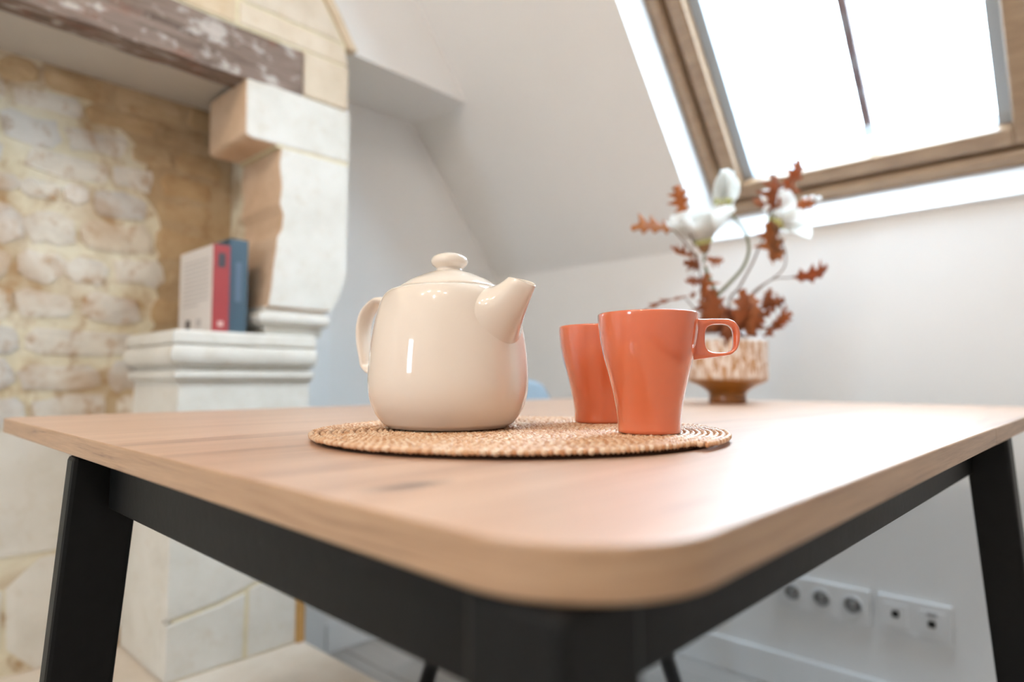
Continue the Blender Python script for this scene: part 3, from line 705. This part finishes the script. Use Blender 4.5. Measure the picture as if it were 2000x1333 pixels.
# oak twigs
def oak_leaf_mesh(Lf, seed, curl):
    rnd = random.Random(seed)
    lobes = [(.0, .012), (.10, .05), (.17, .25), (.26, .12), (.34, .13), (.44, .38), (.54, .15), (.60, .14), (.70, .32), (.78, .13), (.85, .09), (.93, .13), (1.0, 0.0)]
    lean = {1: 0, 2: .05, 5: .10, 8: .10, 11: .03}
    vs_, fs = [], []; up = []
    for i, (t, w) in enumerate(lobes):
        tt = t + lean.get(i, 0); wL = w*rnd.uniform(.8, 1.2); wR = w*rnd.uniform(.8, 1.2)
        z = lambda a, b: Lf*(curl*math.sin(a*2.6) + .35*b*b*(1 if seed % 2 else -1) + rnd.uniform(-.02, .02))
        vs_ += [(Lf*t, 0, z(t, 0)), (Lf*tt, Lf*wL, z(tt, wL*1.6)), (Lf*tt, -Lf*wR, z(tt, wR*1.6))]
    for i in range(len(lobes) - 1):
        a, b = 3*i, 3*(i + 1)
        fs += [(a, b, b + 1, a + 1), (a, a + 2, b + 2, b)]
    me = bpy.data.meshes.new('leaf'); me.from_pydata(vs_, [], fs); me.materials.append(M['leaf']); return me
leaf_me = [oak_leaf_mesh(.075, s, c) for s, c in ((1, .12), (2, .2), (3, -.12), (4, .28), (5, .05), (6, -.2))]
def leaf(par, p, d, size=1.0, roll=0, k=0, face=None):
    x = Vector(d).normalized(); n = Vector(face) if face is not None else (-bF + Vector((0, 0, .25)))
    n = (n - n.dot(x)*x).normalized(); y = n.cross(x)
    Mx = Matrix((x, y, n)).transposed().to_4x4() @ Matrix.Rotation(roll, 4, 'X')
    o = link('leaf', leaf_me[k % 6], M['leaf'], None, True); add_mods(o, .0007, 0)
    o.parent = par; o.matrix_parent_inverse = Matrix.Translation(-Vector(par.location))
    o.matrix_basis = Matrix.Translation(p) @ Mx @ Matrix.Scale(size*1.3, 4); return o
def berry(par, p, r=.006):
    o = lathe('berry', [(r*math.sin(a), -r*math.cos(a)) for a in [math.pi*k/8 for k in range(9)]], M['berry'], None, 12); o.location = p
    o.parent = par; o.matrix_parent_inverse = Matrix.Translation(-Vector(par.location)); return o
def D(x, z, d=0): return bR*x + Vector((0, 0, z)) + bF*d
def twig(label, stems, leaves, berries=()):
    t_ = tag(empty('oak_twig', bq(0, .10)), label, 'oak twig', 'russet oak twigs in the vase')
    for pts in stems: kstem(t_, pts, .0019, M['twig'], 6)
    for i, (p, d, s, r, k) in enumerate(leaves): leaf(t_, p, d, s, R(r), k)
    for p in berries: berry(t_, p)
    return t_
twig('russet oak twig leaning left past the open bloom', [[bq(-.02, .03, 0), px(1385, 610, -.01), px(1372, 560, -.02), px(1366, 510, -.02), px(1352, 455, -.02), px(1335, 420, -.02)], [px(1366, 505, -.02), px(1340, 470, -.02), px(1318, 445, -.02)]],
     [(px(1318, 446, -.02), D(-1, -.02), .92, 20, 0), (px(1340, 418, -.02), D(-.25, 1), .66, -20, 1), (px(1360, 498, -.02), D(-.8, .35), .55, 30, 2), (px(1370, 520, -.02), D(-.9, .1, -.5), .55, -25, 3), (px(1376, 548, -.02), D(-.85, -.1, -.4), .50, 10, 4), (px(1382, 530, -.015), D(.1, -1, -.3), .75, 60, 1), (px(1380, 500, -.02), D(.6, -.2, -.5), .4, 0, 5)],
     [px(1379, 514, -.03), px(1362, 488, -.02)])
twig('low russet oak sprig reaching left over the front mug', [[bq(-.03, .05, -.02), px(1380, 640, -.04), px(1345, 600, -.05), px(1330, 582, -.05)]],
     [(px(1338, 578, -.05), D(-1, -.36), 1.0, 68, 4), (px(1338, 578, -.05), D(.2, .1, -1), .25, 40, 2)])
twig('clump of large russet oak leaves at the vase mouth', [[bq(-.01, .04, -.03), px(1395, 640, -.05), px(1392, 605, -.05)], [bq(.02, .04, -.03), px(1440, 640, -.04), px(1452, 610, -.04)]],
     [(px(1372, 575, -.05), D(.18, -1), 1.15, 15, 5), (px(1398, 590, -.06), D(.05, -1, -.1), .95, -20, 0), (px(1420, 600, -.05), D(-.25, -1, -.2), .9, 30, 2), (px(1385, 650, -.06), D(-.15, 1, -.2), .9, -15, 4), (px(1415, 650, -.06), D(.2, 1, -.2), .85, 20, 3), (px(1448, 570, -.05), D(.05, -1), 1.0, 0, 1), (px(1462, 575, -.055), D(-.1, -1, -.1), .8, 25, 3), (px(1466, 630, -.05), D(-.35, 1), .75, -10, 5)],
     [px(1415, 590, -.07), px(1432, 600, -.07), px(1457, 620, -.07)])
twig('low russet oak twig curling right beyond the mug handle', [[bq(.03, .05, -.01), px(1462, 640, -.02), px(1480, 612, -.02), px(1495, 600, -.02)], [px(1462, 642, -.02), px(1500, 640, -.02), px(1515, 625, -.02)]],
     [(px(1484, 600, -.02), D(1, .35), .55, 25, 1), (px(1500, 604, -.02), D(.25, 1), .45, -40, 3), (px(1470, 632, -.02), D(1, .55), .6, 70, 2), (px(1490, 660, -.02), D(.65, 1), .85, 55, 0), (px(1512, 640, -.02), D(.5, .6, -.6), .5, 0, 4)],
     [px(1478, 655, -.03), px(1470, 645, -.03)])
twig('tall russet oak twig rising in front of the pine sash', [[bq(.03, .04, .01), px(1450, 620, .0), px(1490, 565, .0), px(1535, 530, .0), px(1546, 500, .0), px(1535, 460, .0), px(1518, 425, .0), px(1535, 375, .0), px(1556, 335, .0)]],
     [(px(1538, 508, 0), D(-.25, 1), .92, 0, 5), (px(1520, 516, 0), D(.1, 1), .78, 35, 2), (px(1512, 415, 0), D(.12, 1), .85, 10, 1), (px(1524, 405, -.01), D(.55, 1), .8, 45, 0), (px(1545, 368, 0), D(.35, 1), .75, 25, 3), (px(1560, 400, .0), D(1, .15), .5, 20, 4), (px(1516, 400, 0), D(-.8, .4), .4, 0, 2)],
     [px(1512, 370, -.01), px(1504, 385, -.01), px(1508, 400, -.01), px(1590, 385, .01), px(1604, 382, .01), px(1617, 384, .01)])
twig('single russet oak leaf on a thin stalk at far right', [[bq(.04, .05, .03), px(1470, 600, .03), px(1520, 548, .03), px(1560, 541, .03), px(1575, 537, .03)]],
     [(px(1566, 541, .03), D(1, .42), .78, 48, 3)])

# ------------------------------------------------------------------ chair tucked under the far left side
ch = tag(empty('chair', (-.985, 1.195, 0), 0), 'blue-grey shell chair with thin black legs tucked behind the table', 'chair')
def sheet(name, f, nu, nv, th):
    vs_ = [f(i/(nu - 1), (j/(nv - 1) - .5)*2) for i in range(nu) for j in range(nv)]
    fs = [(i*nv + j, i*nv + j + 1, (i + 1)*nv + j + 1, (i + 1)*nv + j) for i in range(nu - 1) for j in range(nv - 1)]
    me = bpy.data.meshes.new(name); me.from_pydata(vs_, [], fs); o = link(name, me, M['chair'], ch, True); add_mods(o, th, 1); return o
sheet('seat', lambda t, s: (.20 - .40*t, s*(.21 - .03*(2*t - 1)**2), .455 - .014*math.sin(t*math.pi)*(1 - s*s)), 9, 9, .014)
sheet('backrest', lambda t, s: (-.225 - .03*t + .055*s*s, s*(.238 - .03*t*t), .70 + .12*t - .03*t*s*s), 5, 11, .012)
for sy in (-1, 1): tube('back_post', [(-.15, sy*.13, .44), (-.20, sy*.13, .50), (-.232, sy*.13, .60), (-.245, sy*.13, .76)], .009, M['black_metal'], ch, 8)
for sx in (-1, 1):
    for sy in (-1, 1):
        tube('leg', [(sx*.13, sy*.13, .442), (sx*.225, sy*.225, .0)], [.021, .017], M['black_metal'], ch, 12)
tube('stretcher', [(-.16, -.16, .30), (.16, .16, .30)], .008, M['black_metal'], ch, 8); tube('stretcher', [(-.16, .16, .30), (.16, -.16, .30)], .008, M['black_metal'], ch, 8)

# ------------------------------------------------------------------ wall sockets
def plate(name, x0, x1, label):
    p = tag(empty(name, ((x0 + x1)/2, YW, .25)), label, 'wall socket'); w = (x1 - x0)/2
    box('cover_plate', (-w, -.012, -.042), (w, 0, .042), M['socket'], p, .003); return p
p1 = plate('wall_socket', -.655, -.437, 'white triple power socket plate on the knee wall')
for k in (-1, 0, 1):
    q = lathe('outlet', [(0, 0), (.0225, 0), (.0235, .003), (.0205, .0045), (.0195, -.004), (0, -.004)], M['socket'], p1, 28); q.rotation_euler = (R(90), 0, 0); q.location = (k*.0715, -.012, 0)
    q2 = lathe('recess', [(0, .0003), (.0185, .0003), (.0185, -.001), (0, -.001)], M['socket_in'], q, 24)
    for s in (-1, 1): lathe('pin_hole', [(0, .0012), (.0032, .0012), (.0032, 0), (0, 0)], M['hole'], q, 10, loc=(s*.0095, 0, 0))
    lathe('earth_pin', [(0, .006), (.0024, .005), (.0024, 0), (0, 0)], M['steel'], q, 10, loc=(0, .009, 0))
p2 = plate('wall_socket', -.422, -.272, 'white double plate with network and aerial jacks on the knee wall')
for k, zz in ((-.036, .004), (.036, -.002)):
    md = box('module', (k - .024, -.0145, -.026), (k + .024, -.011, .026), M['socket'], p2, .0015)
    box('jack', (k - .0075, -.0152, zz - .008), (k + .0075, -.0140, zz + .007), M['hole'], p2, .002)
box('dust_flap', (.026, -.0155, .014), (.046, -.014, .022), M['socket_in'], p2, .001)
